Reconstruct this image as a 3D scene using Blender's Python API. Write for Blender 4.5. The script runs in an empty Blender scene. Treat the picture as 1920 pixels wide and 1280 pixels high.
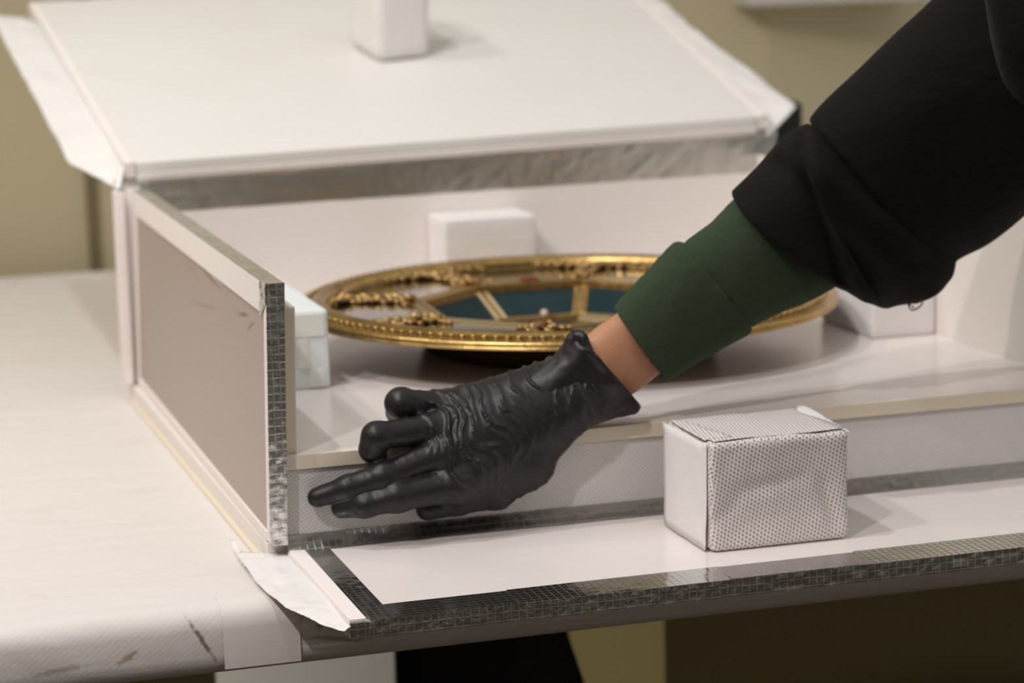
import bpy, bmesh, math, random
import numpy as np
from mathutils import Vector, Matrix, noise

random.seed(7)
S = bpy.context.scene
COL = S.collection

# ------------------------------------------------------------------ camera
FPX = 4584.0
CAM = Vector((-0.3293, -1.6860, 0.4464))
YAW, PIT, ROL = 0.29576, 0.17499, -0.02628
FWD = Vector((math.sin(YAW)*math.cos(PIT), math.cos(YAW)*math.cos(PIT), -math.sin(PIT)))
_r = Vector((math.cos(YAW), -math.sin(YAW), 0)); _u = _r.cross(FWD)
RGT = math.cos(ROL)*_r + math.sin(ROL)*_u
UPV = -math.sin(ROL)*_r + math.cos(ROL)*_u
cd = bpy.data.cameras.new('camera'); cam = bpy.data.objects.new('camera', cd); COL.objects.link(cam)
cd.sensor_width = 36.0; cd.lens = FPX/1920*36.0; cd.clip_start = .05; cd.clip_end = 60
M = Matrix((RGT, UPV, -FWD)).transposed().to_4x4(); M.translation = CAM
cam.matrix_world = M
cd.dof.use_dof = True; cd.dof.focus_distance = 1.63; cd.dof.aperture_fstop = 6.3; cd.dof.aperture_blades = 9
S.camera = cam

# ------------------------------------------------------------------ world, lights, exposure
w = bpy.data.worlds.new('world'); S.world = w; w.use_nodes = True
bg = w.node_tree.nodes['Background']; bg.inputs[0].default_value = (1.0, .965, .94, 1); bg.inputs[1].default_value = .56

def spot(name, loc, target, power, col, radius, angle=50):
    l = bpy.data.lights.new(name, 'SPOT'); o = bpy.data.objects.new(name, l); COL.objects.link(o)
    l.energy = power; l.color = col; l.shadow_soft_size = radius; l.spot_size = math.radians(angle); l.spot_blend = .6
    o.location = loc; o.rotation_euler = (Vector(target)-Vector(loc)).to_track_quat('-Z', 'Y').to_euler(); return o
spot('ceiling_spot_neutral', (-.52, -.13, 2.0), (.30, .25, 0), 42, (.95, 1.0, 1.0), .035, 75)
spot('ceiling_spot_warm', (-1.23, -.50, 1.85), (.30, .2, 0), 50, (1.0, .89, .85), .04, 75)
spot('front_left_lamp', (-1.35, -1.60, 2.3), (.35, .35, .1), 100, (1.0, .93, .91), .05, 70)
spot('wall_washer', (-.9, .75, 1.7), (.3, 1.62, .1), 24, (1.0, .95, .86), .08, 110)
spot('floor_uplight', (-1.1, .75, -.60), (.6, .75, -.35), 26, (1.0, .93, .80), .05, 70)
S.view_settings.view_transform = 'Standard'; S.view_settings.look = 'None'
S.view_settings.gamma = 1; S.view_settings.use_curve_mapping = False
S.view_settings.exposure = 0.0

# ------------------------------------------------------------------ helpers
def at(px, py, y):
    """world point seen at (px,py) on the upright plane y = const"""
    v = FWD + RGT*((px-960)/FPX) + UPV*((640-py)/FPX)
    return CAM + v*((y-CAM.y)/v.y)

def empty(name, loc=(0, 0, 0)):
    o = bpy.data.objects.new(name, None); o.location = loc; o.empty_display_size = .05; COL.objects.link(o); return o

def tag(o, label=None, cat=None, group=None, kind=None):
    if label: o['label'] = label
    if cat: o['category'] = cat
    if group: o['group'] = group
    if kind: o['kind'] = kind
    return o

def cube_uv(me):
    uv = me.uv_layers.new(name='metres')
    vs = me.vertices
    for p in me.polygons:
        n = p.normal; a = max(range(3), key=lambda i: abs(n[i]))
        for li in p.loop_indices:
            c = vs[me.loops[li].vertex_index].co
            uv.data[li].uv = ((c.y, c.z), (c.x, c.z), (c.x, c.y))[a]

def link(name, bm, mat, parent=None, smooth=False, uv=True, recalc=True):
    if recalc: bmesh.ops.recalc_face_normals(bm, faces=bm.faces)
    me = bpy.data.meshes.new(name); bm.to_mesh(me); bm.free()
    return link_me(name, me, mat, parent, smooth, uv)

def link_me(name, me, mat, parent=None, smooth=False, uv=True):
    for m in (mat if isinstance(mat, (list, tuple)) else [mat]): me.materials.append(m)
    if smooth: me.polygons.foreach_set('use_smooth', [True]*len(me.polygons))
    me.update()
    if uv: cube_uv(me)
    o = bpy.data.objects.new(name, me); COL.objects.link(o)
    if parent is not None: o.parent = parent
    return o

def hexa(bm, lo, hi):
    """8-corner block: lo and hi are 4 corners each, in matching order"""
    a = [bm.verts.new(Vector(p)) for p in lo]; b = [bm.verts.new(Vector(p)) for p in hi]
    bm.faces.new(a[::-1]); bm.faces.new(b)
    for i in range(4): bm.faces.new((a[i], a[(i+1) % 4], b[(i+1) % 4], b[i]))
    return a+b

def box(bm, x0, x1, y0, y1, z0, z1):
    return hexa(bm, [(x0, y0, z0), (x1, y0, z0), (x1, y1, z0), (x0, y1, z0)], [(x0, y0, z1), (x1, y0, z1), (x1, y1, z1), (x0, y1, z1)])

def bevel(bm, r, seg=2):
    bmesh.ops.recalc_face_normals(bm, faces=bm.faces)
    bmesh.ops.bevel(bm, geom=list(bm.edges), offset=r, segments=seg, affect='EDGES', profile=.5, clamp_overlap=True)

def boxpart(name, ext, mat, parent=None, r=.0008, seg=2):
    bm = bmesh.new(); box(bm, *ext)
    if r: bevel(bm, r, seg)
    return link(name, bm, mat, parent)

def hexpart(name, lo, hi, mat, parent=None, r=.0008):
    bm = bmesh.new(); hexa(bm, lo, hi)
    if r: bevel(bm, r, 2)
    return link(name, bm, mat, parent)

# ------------------------------------------------------------------ materials
def srgb(r, g, b):
    f = lambda c: (c/255/12.92) if c/255 <= .04045 else ((c/255+.055)/1.055)**2.4
    return (f(r), f(g), f(b), 1)

class Mat:
    def __init__(s, name, col, rough=.6, metal=0, spec=.5, **kw):
        s.m = bpy.data.materials.new(name); s.m.use_nodes = True
        s.t = s.m.node_tree; s.n = s.t.nodes; s.b = s.n['Principled BSDF']
        s.b.inputs['Base Color'].default_value = col
        s.b.inputs['Roughness'].default_value = rough; s.b.inputs['Metallic'].default_value = metal
        s.b.inputs['Specular IOR Level'].default_value = spec
        for k, v in kw.items(): s.b.inputs[k.replace('_', ' ')].default_value = v
        s.col = None; s.basecol = col; s.nrm = None
    def lk(s, a, b): s.t.links.new(a, b)
    def node(s, t, **kw):
        n = s.n.new(t)
        for k, v in kw.items(): setattr(n, k, v)
        return n
    def val(s, sock, v):
        if hasattr(v, 'is_linked'): s.lk(v, sock)
        else: sock.default_value = v
    def math(s, op, a, b=0.0, c=None, clamp=False):
        n = s.node('ShaderNodeMath', operation=op, use_clamp=clamp)
        s.val(n.inputs[0], a); s.val(n.inputs[1], b)
        if c is not None: s.val(n.inputs[2], c)
        return n.outputs[0]
    def coord(s, kind='Object', scale=(1, 1, 1), rot=(0, 0, 0), loc=(0, 0, 0)):
        tc = s.node('ShaderNodeTexCoord'); mp = s.node('ShaderNodeMapping')
        mp.inputs['Scale'].default_value = scale; mp.inputs['Rotation'].default_value = rot; mp.inputs['Location'].default_value = loc
        s.lk(tc.outputs[kind], mp.inputs[0]); return mp.outputs[0]
    def noise(s, vec, scale, detail=3, rough=.5, dist=0):
        n = s.node('ShaderNodeTexNoise'); s.lk(vec, n.inputs['Vector'])
        n.inputs['Scale'].default_value = scale; n.inputs['Detail'].default_value = detail
        n.inputs['Roughness'].default_value = rough; n.inputs['Distortion'].default_value = dist
        return n.outputs[0]
    def rng(s, v, a, b, c=0.0, d=1.0, smooth=False):
        n = s.node('ShaderNodeMapRange'); n.interpolation_type = 'SMOOTHSTEP' if smooth else 'LINEAR'
        s.val(n.inputs[0], v)
        for i, x in enumerate((a, b, c, d)): s.val(n.inputs[i+1], x)
        return n.outputs[0]
    def mix(s, fac, col):
        n = s.node('ShaderNodeMix', data_type='RGBA'); s.val(n.inputs[0], fac)
        if s.col is None: n.inputs[6].default_value = s.basecol
        else: s.lk(s.col, n.inputs[6])
        n.inputs[7].default_value = col; s.col = n.outputs[2]; s.lk(s.col, s.b.inputs['Base Color']); return s
    def bump(s, h, strength=.3, dist=.001):
        n = s.node('ShaderNodeBump'); s.val(n.inputs['Height'], h)
        n.inputs['Strength'].default_value = strength; n.inputs['Distance'].default_value = dist
        if s.nrm is not None: s.lk(s.nrm, n.inputs['Normal'])
        s.nrm = n.outputs[0]; s.lk(s.nrm, s.b.inputs['Normal']); return s
    def stain(s, loc, rot, size, col, amt=.6, kind='UV', soft=.2):
        """worn mark: an elongated ellipse in metre coordinates"""
        tc = s.node('ShaderNodeTexCoord'); v = s.node('ShaderNodeVectorMath', operation='SUBTRACT')
        src = tc.outputs['UV']
        if kind == 'XZ':
            sp = s.node('ShaderNodeSeparateXYZ'); cb = s.node('ShaderNodeCombineXYZ'); s.lk(tc.outputs['Object'], sp.inputs[0])
            s.lk(sp.outputs[0], cb.inputs[0]); s.lk(sp.outputs[2], cb.inputs[1]); src = cb.outputs[0]
        s.lk(src, v.inputs[0]); v.inputs[1].default_value = (loc[0], loc[1], 0)
        ro = s.node('ShaderNodeVectorRotate'); ro.rotation_type = 'Z_AXIS'; s.lk(v.outputs[0], ro.inputs[0]); ro.inputs['Angle'].default_value = -rot
        sc = s.node('ShaderNodeVectorMath', operation='MULTIPLY'); s.lk(ro.outputs[0], sc.inputs[0]); sc.inputs[1].default_value = (1/size[0], 1/size[1], 0)
        ln = s.node('ShaderNodeVectorMath', operation='LENGTH'); s.lk(sc.outputs[0], ln.inputs[0])
        nz = s.noise(s.coord('Object'), 260, 3)
        d = s.math('ADD', ln.outputs['Value'], s.math('MULTIPLY', s.math('SUBTRACT', nz, .5), 1.3))
        s.mix(s.rng(d, soft, 1.0, amt, 0.0, True), col); return s

def dots(mt, a, b, rot, lo=.25, hi=.75):
    """embossed bonding points of nonwoven cloth, staggered lattice in metre UVs"""
    sx = mt.node('ShaderNodeSeparateXYZ'); mt.lk(mt.coord('UV', rot=(0, 0, rot)), sx.inputs[0])
    wob = mt.noise(mt.coord('Object'), 40, 2)
    wv = mt.math('MULTIPLY', mt.math('SUBTRACT', wob, .5), 2.2)
    cx = mt.math('COSINE', mt.math('ADD', mt.math('MULTIPLY', sx.outputs[0], 2*math.pi/a), wv))
    cy = mt.math('COSINE', mt.math('ADD', mt.math('MULTIPLY', sx.outputs[1], 2*math.pi/b), wv))
    return mt.rng(mt.math('MULTIPLY', cx, cy), lo, hi, 0, 1, True)

def m_nonwoven(name, col, deep, amt=.5, strength=.7, a=.0042, b=.0034, rot=.22):
    m = Mat(name, col, .85, spec=.2)
    d = dots(m, a, b, rot)
    m.mix(m.math('MULTIPLY', d, amt), deep)
    m.bump(m.math('SUBTRACT', 1.0, d), strength, .0012)
    m.bump(m.noise(m.coord('Object'), 900, 2), .25, .0004)
    m.bump(m.noise(m.coord('Object'), 38, 3), .35, .004)
    return m.m

def m_board(name, col, rough=.45, spec=.4):
    m = Mat(name, col, rough, spec=spec)
    m.bump(m.noise(m.coord('Object'), 700, 2), .06, .0003)
    m.bump(m.noise(m.coord('Object'), 12, 2), .10, .004)
    m.mix(m.rng(m.noise(m.coord('Object'), 9, 4), .45, .8, 0, .10), srgb(214, 202, 186))
    return m.m

def m_tape(name, a=.0053, b=.0056, rough=.2, tone=(.60, .61, .60, 1), line=srgb(215, 216, 208), lmix=.22, off=(0, 0), crinkle=.5, patchy=False, cs=(1, 1, 1)):
    """fibre reinforced foil tape: metal with raised scrim threads"""
    m = Mat(name, tone, rough, metal=1.0)
    sx = m.node('ShaderNodeSeparateXYZ'); m.lk(m.coord('UV'), sx.inputs[0])
    wob = m.math('MULTIPLY', m.math('SUBTRACT', m.noise(m.coord('Object'), 60, 2), .5), .0016)
    def lines(o, p, wd, of):
        f = m.math('PINGPONG', m.math('ADD', m.math('ADD', o, of), wob), p/2)
        return m.rng(f, wd*.4, wd, 1, 0, True)
    l1 = lines(sx.outputs[0], a, .00055, off[0]); l2 = lines(sx.outputs[1], b, .00050, off[1])
    g = m.math('MAXIMUM', l1, l2)
    m.mix(m.math('MULTIPLY', g, lmix), line)
    r = m.math('ADD', m.math('MULTIPLY', g, .10), rough); m.lk(r, m.b.inputs['Roughness'])
    m.bump(g, .22, .0004)
    cr = m.noise(m.coord('Object', scale=cs), 260, 3, .6, .6 if cs[0] == 1 else 0)
    sxo = m.node('ShaderNodeSeparateXYZ'); m.lk(m.coord('Object'), sxo.inputs[0])
    if patchy: cr = m.math('MULTIPLY', cr, m.math('MULTIPLY', m.rng(sxo.outputs[0], .24, .40, 1, .04, True), m.rng(m.noise(m.coord('Object'), 16, 1), .3, .55, .35, 1, True)))
    m.bump(cr, crinkle*.55, .0010)
    m.bump(m.noise(m.coord('Object'), 22, 2), .35, .004)
    return m.m

def m_plain(name, col, rough=.6, spec=.4, bscale=300, bstr=.15, bdist=.0005, metal=0, **kw):
    m = Mat(name, col, rough, metal, spec, **kw)
    if bstr: m.bump(m.noise(m.coord('Object'), bscale, 3), bstr, bdist)
    return m.m

WHITE = srgb(236, 229, 224)
MT = {}
MT['board'] = m_board('white_board', WHITE)
MT['gloss'] = m_board('glossy_white_board', srgb(238, 230, 226), .22, .5)
MT['lid'] = m_board('lid_board', srgb(232, 230, 226), .5, .3)
MT['cream'] = m_board('cream_board', srgb(226, 214, 192), .6, .3)
MT['foamedge'] = m_plain('white_foam_edge', srgb(240, 232, 228), .8, .2, 500, .4, .0008)
m = Mat('plastic_film', srgb(240, 238, 236), .35, spec=.5)
m.b.inputs['Transmission Weight'].default_value = 0; m.b.inputs['Subsurface Weight'].default_value = .0
m.bump(m.noise(m.coord('Object'), 60, 3), .4, .003); MT['film'] = m.m
m = Mat('grey_card', srgb(172, 157, 148), .42, spec=.35)
m.bump(m.noise(m.coord('Object', scale=(1, 1, .25)), 420, 2), .12, .0004)
m.bump(m.noise(m.coord('Object'), 16, 2), .15, .004)
m.stain((.250, .1660), .05, (.075, .0035), srgb(222, 208, 196), .8)
m.stain((.235, .1610), .05, (.060, .0030), srgb(140, 108, 84), .75)
m.stain((.275, .1340), -.10, (.090, .0022), srgb(150, 122, 100), .55)
m.stain((.100, .1530), -.14, (.034, .0026), srgb(128, 92, 66), .85)
m.stain((.070, .1490), -.35, (.022, .0020), srgb(132, 98, 72), .75)
m.stain((.330, .1560), .1, (.06, .005), srgb(160, 140, 122), .5)
MT['card'] = m.m
MT['tape'] = m_tape('foil_tape', rough=.11, tone=(.66, .67, .66, 1), crinkle=.10, lmix=.38)
MT['tape_bright'] = m_tape('foil_tape_bright', rough=.26, tone=(.86, .87, .82, 1), line=srgb(96, 96, 90), crinkle=.08, lmix=.75)
MT['tape_plain'] = m_tape('foil_tape_plain', rough=.22, tone=(.62, .60, .62, 1), crinkle=.06, lmix=.03)
MT['tape_edge'] = m_tape('foil_tape_crinkled', a=.0055, b=.0058, rough=.24, tone=(.80, .80, .77, 1), crinkle=.9, patchy=True)
MT['tape_hinge'] = m_tape('foil_tape_smooth', a=.0053, b=.0056, rough=.30, tone=(.46, .45, .43, 1), lmix=.06, crinkle=.35, cs=(.08, 1.2, 1.2))
MT['tape_back'] = m_tape('foil_tape_hinge', a=.006, b=.005, rough=.30, tone=(.62, .61, .57, 1), crinkle=.9, cs=(1.6, .3, .05))
MT['nonwoven'] = m_nonwoven('embossed_nonwoven', srgb(228, 220, 217), srgb(110, 104, 104), .62, 1.0, .0033, .0050, -.42)
MT['nonwoven_riser'] = m_nonwoven('embossed_nonwoven_riser', srgb(226, 222, 220), srgb(150, 148, 148), .35, .6, .0040, .0031)
MT['tissue'] = m_plain('white_tissue', srgb(232, 228, 226), .85, .2, 60, .3, .003)
MT['tissue_cool'] = m_plain('pale_blue_tissue', srgb(222, 227, 228), .8, .2, 60, .25, .003)
MT['patch'] = m_plain('cloth_tape_patch', srgb(226, 220, 214), .75, .25, 40, .15, .003)
MT['paper_tape'] = m_plain('paper_tape', srgb(226, 226, 220), .7, .25)

# table cover cloth
m = Mat('table_cover', srgb(224, 218, 213), .8, spec=.25)
sx = m.node('ShaderNodeSeparateXYZ'); m.lk(m.coord('UV', rot=(0, 0, .9)), sx.inputs[0])
m.bump(m.math('SINE', m.math('MULTIPLY', sx.outputs[0], 2*math.pi/.0035)), .035, .0004)
m.bump(m.noise(m.coord('Object', scale=(1, 2.6, 1), rot=(0, 0, -.55)), 8, 2, .5, .9), .36, .012)
m.bump(m.noise(m.coord('Object'), 420, 2), .2, .0006)
m.mix(m.rng(m.noise(m.coord('Object'), 14, 5, .65), .56, .78, 0, .22), srgb(196, 178, 156))
m.stain((-.067, -.041), -1.05, (.024, .0024), srgb(112, 98, 84), .85, 'XZ')
m.stain((-.118, -.046), .5, (.012, .003), srgb(126, 104, 84), .6, 'XZ')
m.stain((.022, -.036), .35, (.022, .0045), srgb(132, 112, 92), .6, 'XZ')
m.stain((.030, -.050), -.15, (.035, .003), srgb(120, 100, 82), .5, 'XZ')
m.stain((-.165, -.050), .1, (.03, .003), srgb(150, 130, 110), .5, 'XZ')
MT['cover'] = m.m
MT['olive'] = m_plain('olive_wall_paint', srgb(190, 180, 148), .8, .15, 200, .05)
MT['olive_dark'] = m_plain('olive_plinth_paint', srgb(156, 142, 98), .7, .25, 200, .05)
MT['seam'] = m_plain('wall_seam_paint', srgb(120, 110, 86), .8, .1, 200, .05)
MT['floor'] = m_plain('dark_carpet', srgb(70, 62, 52), .95, .05, 900, .5, .002)
MT['black_soft'] = m_plain('black_nylon', srgb(24, 22, 20), .75, .2, 90, .4, .004)
MT['black_hard'] = m_plain('black_plastic', srgb(30, 29, 27), .5, .3, 200, .1)
MT['backing'] = m_plain('brown_backing_wood', srgb(88, 70, 52), .8, .15, 120, .2)
MT['grey_wall'] = m_plain('grey_wall_paint', srgb(168, 164, 158), .8, .15, 200, .05)
MT['panel_grey'] = m_plain('panel_grey_paint', srgb(168, 166, 163), .5, .4, 200, .05)
MT['grey_metal'] = m_plain('grey_painted_steel', srgb(196, 192, 184), .5, .4, 200, .05)

# gilding
m = Mat('gilding', (.53, .36, .13, 1), .27, metal=1)
m.mix(m.rng(m.noise(m.coord('Object'), 55, 5, .7), .45, .72, 0, .8), (.25, .14, .05, 1))
m.bump(m.noise(m.coord('Object'), 330, 3), .35, .0010); MT['gold'] = m.m
m = Mat('worn_gilding', (.55, .37, .15, 1), .36, metal=1)
m.mix(m.rng(m.noise(m.coord('Object'), 120, 4, .7), .42, .66, 0, .85), (.30, .15, .065, 1))
m.bump(m.noise(m.coord('Object'), 420, 3), .5, .0012); MT['gold_worn'] = m.m
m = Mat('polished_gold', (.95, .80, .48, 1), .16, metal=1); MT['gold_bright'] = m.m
m = Mat('aged_mirror', (.42, .42, .41, 1), .12, metal=1)
m.mix(m.rng(m.noise(m.coord('Object'), 30, 4), .5, .8, 0, .4), (.34, .33, .30, 1)); MT['mirror'] = m.m
m = Mat('teal_glass', (.007, .027, .035, 1), .16, spec=.20)
m.mix(m.rng(m.noise(m.coord('Object'), 14, 3), .4, .75, 0, .6), (.030, .050, .045, 1)); MT['teal'] = m.m
MT['navy_glass'] = Mat('navy_mirror_strip', (.010, .018, .045, 1), .10, spec=.6).m
MT['pearl'] = m_plain('pink_pearl', srgb(226, 196, 180), .25, .6, 100, 0)
MT['garnet'] = m_plain('red_brown_enamel', srgb(120, 62, 44), .4, .5, 300, .4)

# skin, glove, cloth
m = Mat('skin', srgb(188, 136, 104), .5, spec=.35)
m.b.inputs['Subsurface Weight'].default_value = .15; m.b.inputs['Subsurface Scale'].default_value = .004
m.b.inputs['Subsurface Radius'].default_value = (1, .35, .2)
m.mix(m.rng(m.noise(m.coord('Object'), 70, 4), .45, .75, 0, .35), srgb(176, 112, 84))
m.bump(m.noise(m.coord('Object'), 800, 3), .3, .0006)
m.bump(m.noise(m.coord('Object', scale=(1, 1, 3)), 120, 2), .2, .001); MT['skin'] = m.m
m = Mat('black_nitrile', srgb(33, 29, 31), .42, spec=.38)
m.bump(m.noise(m.coord('Object', scale=(2.2, 1, .7), rot=(0, .45, 0)), 45, 2, .5, .8), .22, .002)
m.bump(m.noise(m.coord('Object'), 160, 3), .18, .0008); MT['nitrile'] = m.m
m = Mat('green_jersey', srgb(57, 69, 51), .95, spec=.12)
m.b.inputs['Sheen Weight'].default_value = .25; m.b.inputs['Sheen Roughness'].default_value = .6
m.b.inputs['Sheen Tint'].default_value = srgb(100, 120, 100)
m.bump(m.noise(m.coord('Object'), 1300, 2), .5, .0008)
m.bump(m.noise(m.coord('Object'), 34, 3), .45, .006)
m.mix(m.rng(m.noise(m.coord('Object'), 300, 3), .4, .7, 0, .3), srgb(46, 57, 42)); MT['green'] = m.m
m = Mat('black_cotton', srgb(20, 17, 16), .85, spec=.15)
m.b.inputs['Sheen Weight'].default_value = .02
m.bump(m.noise(m.coord('Object'), 1500, 2), .2, .0004)
m.bump(m.noise(m.coord('Object', scale=(1, 1, 2)), 16, 3), .35, .012); MT['black_cloth'] = m.m

# ------------------------------------------------------------------ room
D, W, H = .6713, .6615, .19
TT, TB = -.018, -.068          # table top / underside
FL = -.78                      # floor
def struct(name, bm, mat, parent=None):
    o = link(name, bm, mat, parent)
    if parent is None: o['kind'] = 'structure'
    return o
bm = bmesh.new(); box(bm, -3.4, 4.2, -4.4, 3.2, FL-.1, FL); struct('floor', bm, MT['floor'])
bm = bmesh.new(); box(bm, -4, 1.0954, 1.66, 1.80, FL, 2.6); wb = struct('wall_back', bm, MT['olive'])
bm = bmesh.new(); hexa(bm, [(1.0954, 1.66, FL), (4, 2.4, FL), (4, 2.55, FL), (1.0954, 1.80, FL)], [(1.0954, 1.66, 2.6), (4, 2.4, 2.6), (4, 2.55, 2.6), (1.0954, 1.80, 2.6)])
struct('wall_right', bm, MT['olive'])
bm = bmesh.new(); box(bm, -3.4, 4.2, -4.4, -4.3, FL, 2.6); struct('wall_front', bm, MT['grey_wall'])
bm = bmesh.new(); box(bm, -3.4, -3.3, -4.3, 1.66, FL, 2.6); struct('wall_left', bm, MT['olive'])
bm = bmesh.new(); box(bm, .088, .101, 1.650, 1.662, FL, 2.6); struct('trim_1', bm, MT['seam'])

# ------------------------------------------------------------------ table
table = tag(empty('table', (.5, .7, FL)), 'large work table padded with a smudged white cloth cover, carrying the whole case', 'table')
def tp(o): o.parent = table; o.location = -table.location; return o
bm = bmesh.new(); box(bm, -1.3, 2.0, -.082, 1.60, TB, TT); bevel(bm, .016, 5)
tp(link('padded_top', bm, MT['cover'], smooth=True))
bm = bmesh.new()
prof = [(-.0835, TB+.006), (-.0836, TT-.016), (-.082, TT-.008), (-.077, TT-.002), (-.067, TT+.0006), (-.055, TT+.0006)]
x0, x1 = -.052, .0005
ra = [[bm.verts.new((x, y, z)) for (y, z) in prof] for x in (x0-.001, x0+.020, x1-.008, x1)]
for i in range(3):
    for j in range(len(prof)-1): bm.faces.new((ra[i][j], ra[i+1][j], ra[i+1][j+1], ra[i][j+1]))
o = tp(link('tape_patch', bm, MT['patch'], smooth=True)); o['label'] = 'pale tape patch on the front edge of the cover'
bm = bmesh.new(); box(bm, .4857, 1.45, .50, .80, FL, TB); bevel(bm, .002, 2)
o = tp(link('pedestal', bm, MT['olive_dark'])); o['label'] = 'olive painted pedestal under the table'
bm = bmesh.new(); hexa(bm, [(.1637, .30, FL), (.1637, .34, FL), (.06, .51, FL), (.035, .49, FL)], [(.1637, .30, TB), (.1637, .34, TB), (.06, .51, TB), (.035, .49, TB)]); bevel(bm, .004, 2)
o = tp(link('support_panel', bm, MT['panel_grey'])); o['label'] = 'grey support panel under the table'
bm = bmesh.new(); box(bm, 1.55, 1.75, .3, 1.4, FL, TB); bevel(bm, .004, 2); tp(link('support_panel', bm, MT['grey_metal']))

# ------------------------------------------------------------------ packing case
case = tag(empty('packing_case', (0, 0, 0)), 'open white packing case with foil taped edges, front flap and lid folded out', 'case')
boxpart('base_board', (-.0015, W+.03, .0135, D+.01, TT+.0002, -.0015), MT['board'], case, .001)
boxpart('base_tape', (-.0055, .02, .0130, D+.005, TT+.0003, TT+.0022), MT['cream'], case, .0004)
# left wall (leans inwards slightly)
T = .0115
def LW(x, y, z):  # x from the outer face, following the lean
    a = y/D; zb = z/H
    xo = (1-a)*(.0054*zb) + a*(.0056+(.0111-.0056)*zb)
    return (xo+x, y, z)
def lwbox(name, x0, x1, y0, y1, z0, z1, mat, parent, r=.0006):
    return hexpart(name, [LW(x0, y0, z0), LW(x1, y0, z0), LW(x1, y1, z0), LW(x0, y1, z0)], [LW(x0, y0, z1), LW(x1, y0, z1), LW(x1, y1, z1), LW(x0, y1, z1)], mat, parent, r)
lw = lwbox('left_wall', 0, T, .0012, D, -.0008, H-.0012, MT['card'], case)
lw['label'] = 'left wall with a scuffed grey card outer face'
lwbox('border_strip', -.0016, .0004, .022, D, .166, H-.001, MT['foamedge'], lw, .0005)
lwbox('border_strip', -.0016, .0004, D-.016, D, 0, .1655, MT['foamedge'], lw, .0005)
lwbox('border_strip', -.0016, .0004, .015, D-.0165, -.0005, .007, MT['foamedge'], lw, .0005)
# frayed strip at the front: a ragged inner edge
bm = bmesh.new(); n = 90; pa = []; pb = []; qa = []; qb = []
for i in range(n+1):
    z = .001+.1735*i/n
    yi = .0130+.0012*noise.noise(Vector((z*260, 1, 0)))+.0008*random.random()
    pa.append(bm.verts.new(LW(-.0014, .0014, z))); pb.append(bm.verts.new(LW(-.0012, yi, z)))
    qb.append(bm.verts.new(LW(.0004, yi+.0004, z)))
for i in range(n):
    bm.faces.new((pa[i], pa[i+1], pb[i+1], pb[i])); bm.faces.new((pb[i], pb[i+1], qb[i+1], qb[i]))
o = link('frayed_strip', bm, MT['foamedge'], lw); o['label'] = 'white strip with a frayed edge'
# tapes on the left wall: slightly wavy skins
def wavy(name, quad, n, mdiv, mat, parent, amp=.0004, seed=0, thick=.0005):
    """crinkled tape skin over a quad (a,b,c,d): a->b long, a->d across"""
    a, b, c, d = [Vector(q) for q in quad]; nn = (b-a).cross(d-a).normalized()
    bm = bmesh.new(); g = []
    for i in range(n+1):
        row = []
        for j in range(mdiv+1):
            s, t = i/n, j/mdiv
            p = (a*(1-s)+b*s)*(1-t)+(d*(1-s)+c*s)*t
            p = p+nn*(thick+amp*noise.noise(Vector((p.x*170+seed, p.y*170, p.z*170))))
            row.append(bm.verts.new(p))
        g.append(row)
    for i in range(n):
        for j in range(mdiv): bm.faces.new((g[i][j], g[i+1][j], g[i+1][j+1], g[i][j+1]))
    base = [[v.co-nn*thick*1.4 for v in r] for r in g]
    # rim so that the tape has thickness
    ring = [(i, 0) for i in range(n+1)]+[(n, j) for j in range(1, mdiv+1)]+[(i, mdiv) for i in range(n-1, -1, -1)]+[(0, j) for j in range(mdiv-1, 0, -1)]
    low = [bm.verts.new(base[i][j]) for i, j in ring]
    for k in range(len(ring)):
        k2 = (k+1) % len(ring); i, j = ring[k]; i2, j2 = ring[k2]
        bm.faces.new((g[i][j], low[k], low[k2], g[i2][j2]))
    return link(name, bm, mat, parent, smooth=False)
o = wavy('edge_tape', (LW(-.0016, .0008, -.001), LW(T, .0008, -.001), LW(T, .0008, H), LW(-.0016, .0008, H)), 6, 120, MT['tape_edge'], lw, .0005)
wavy('edge_tape', (LW(-.0016, 0, H-.001), LW(T+.0005, 0, H-.001), LW(T+.0005, D, H-.001), LW(-.0016, D, H-.001)), 4, 120, MT['tape_edge'], lw, .0005, 3)
o = wavy('corner_tape', (LW(-.0018, .0225, .163), LW(-.0018, .0008, .176), LW(-.0018, .0008, H), LW(-.0018, .0225, H)), 8, 8, MT['tape'], lw, .0004, 5)
lwbox('inner_tape', T, T+.0006, .002, D, .172, H-.001, MT['tape'], lw, 0)
lwbox('liner_board', .0165-.004, .0275-.0054, .0145, D-.002, .0624, .170, MT['cream'], case, .0012)
# back wall
bw = hexpart('back_wall', [(-.008, D, 0), (W+.02, D, 0), (W+.02, D+.012, 0), (-.008, D+.012, 0)],
             [(-.008, D, .1905), (W+.02, D, .2060), (W+.02, D+.012, .2060), (-.008, D+.012, .1905)], MT['board'], case)
wavy('hinge_tape', ((.0165, D, .1655), (W+.021, D, .1700), (W+.021, D, .2075), (.0165, D, .1930)), 60, 4, MT['tape_back'], bw, .0007, 8)
boxpart('end_strip', (-.0088, -.0006, D-.012, D+.0115, .0005, H-.002), MT['foamedge'], bw)
# right wall
rw = boxpart('right_wall', (W, W+.012, .013, D, 0, H-.001), MT['board'], case)
boxpart('edge_tape', (W-.0004, W+.0125, .0125, D, H-.0012, H), MT['tape'], rw, 0)
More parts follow.
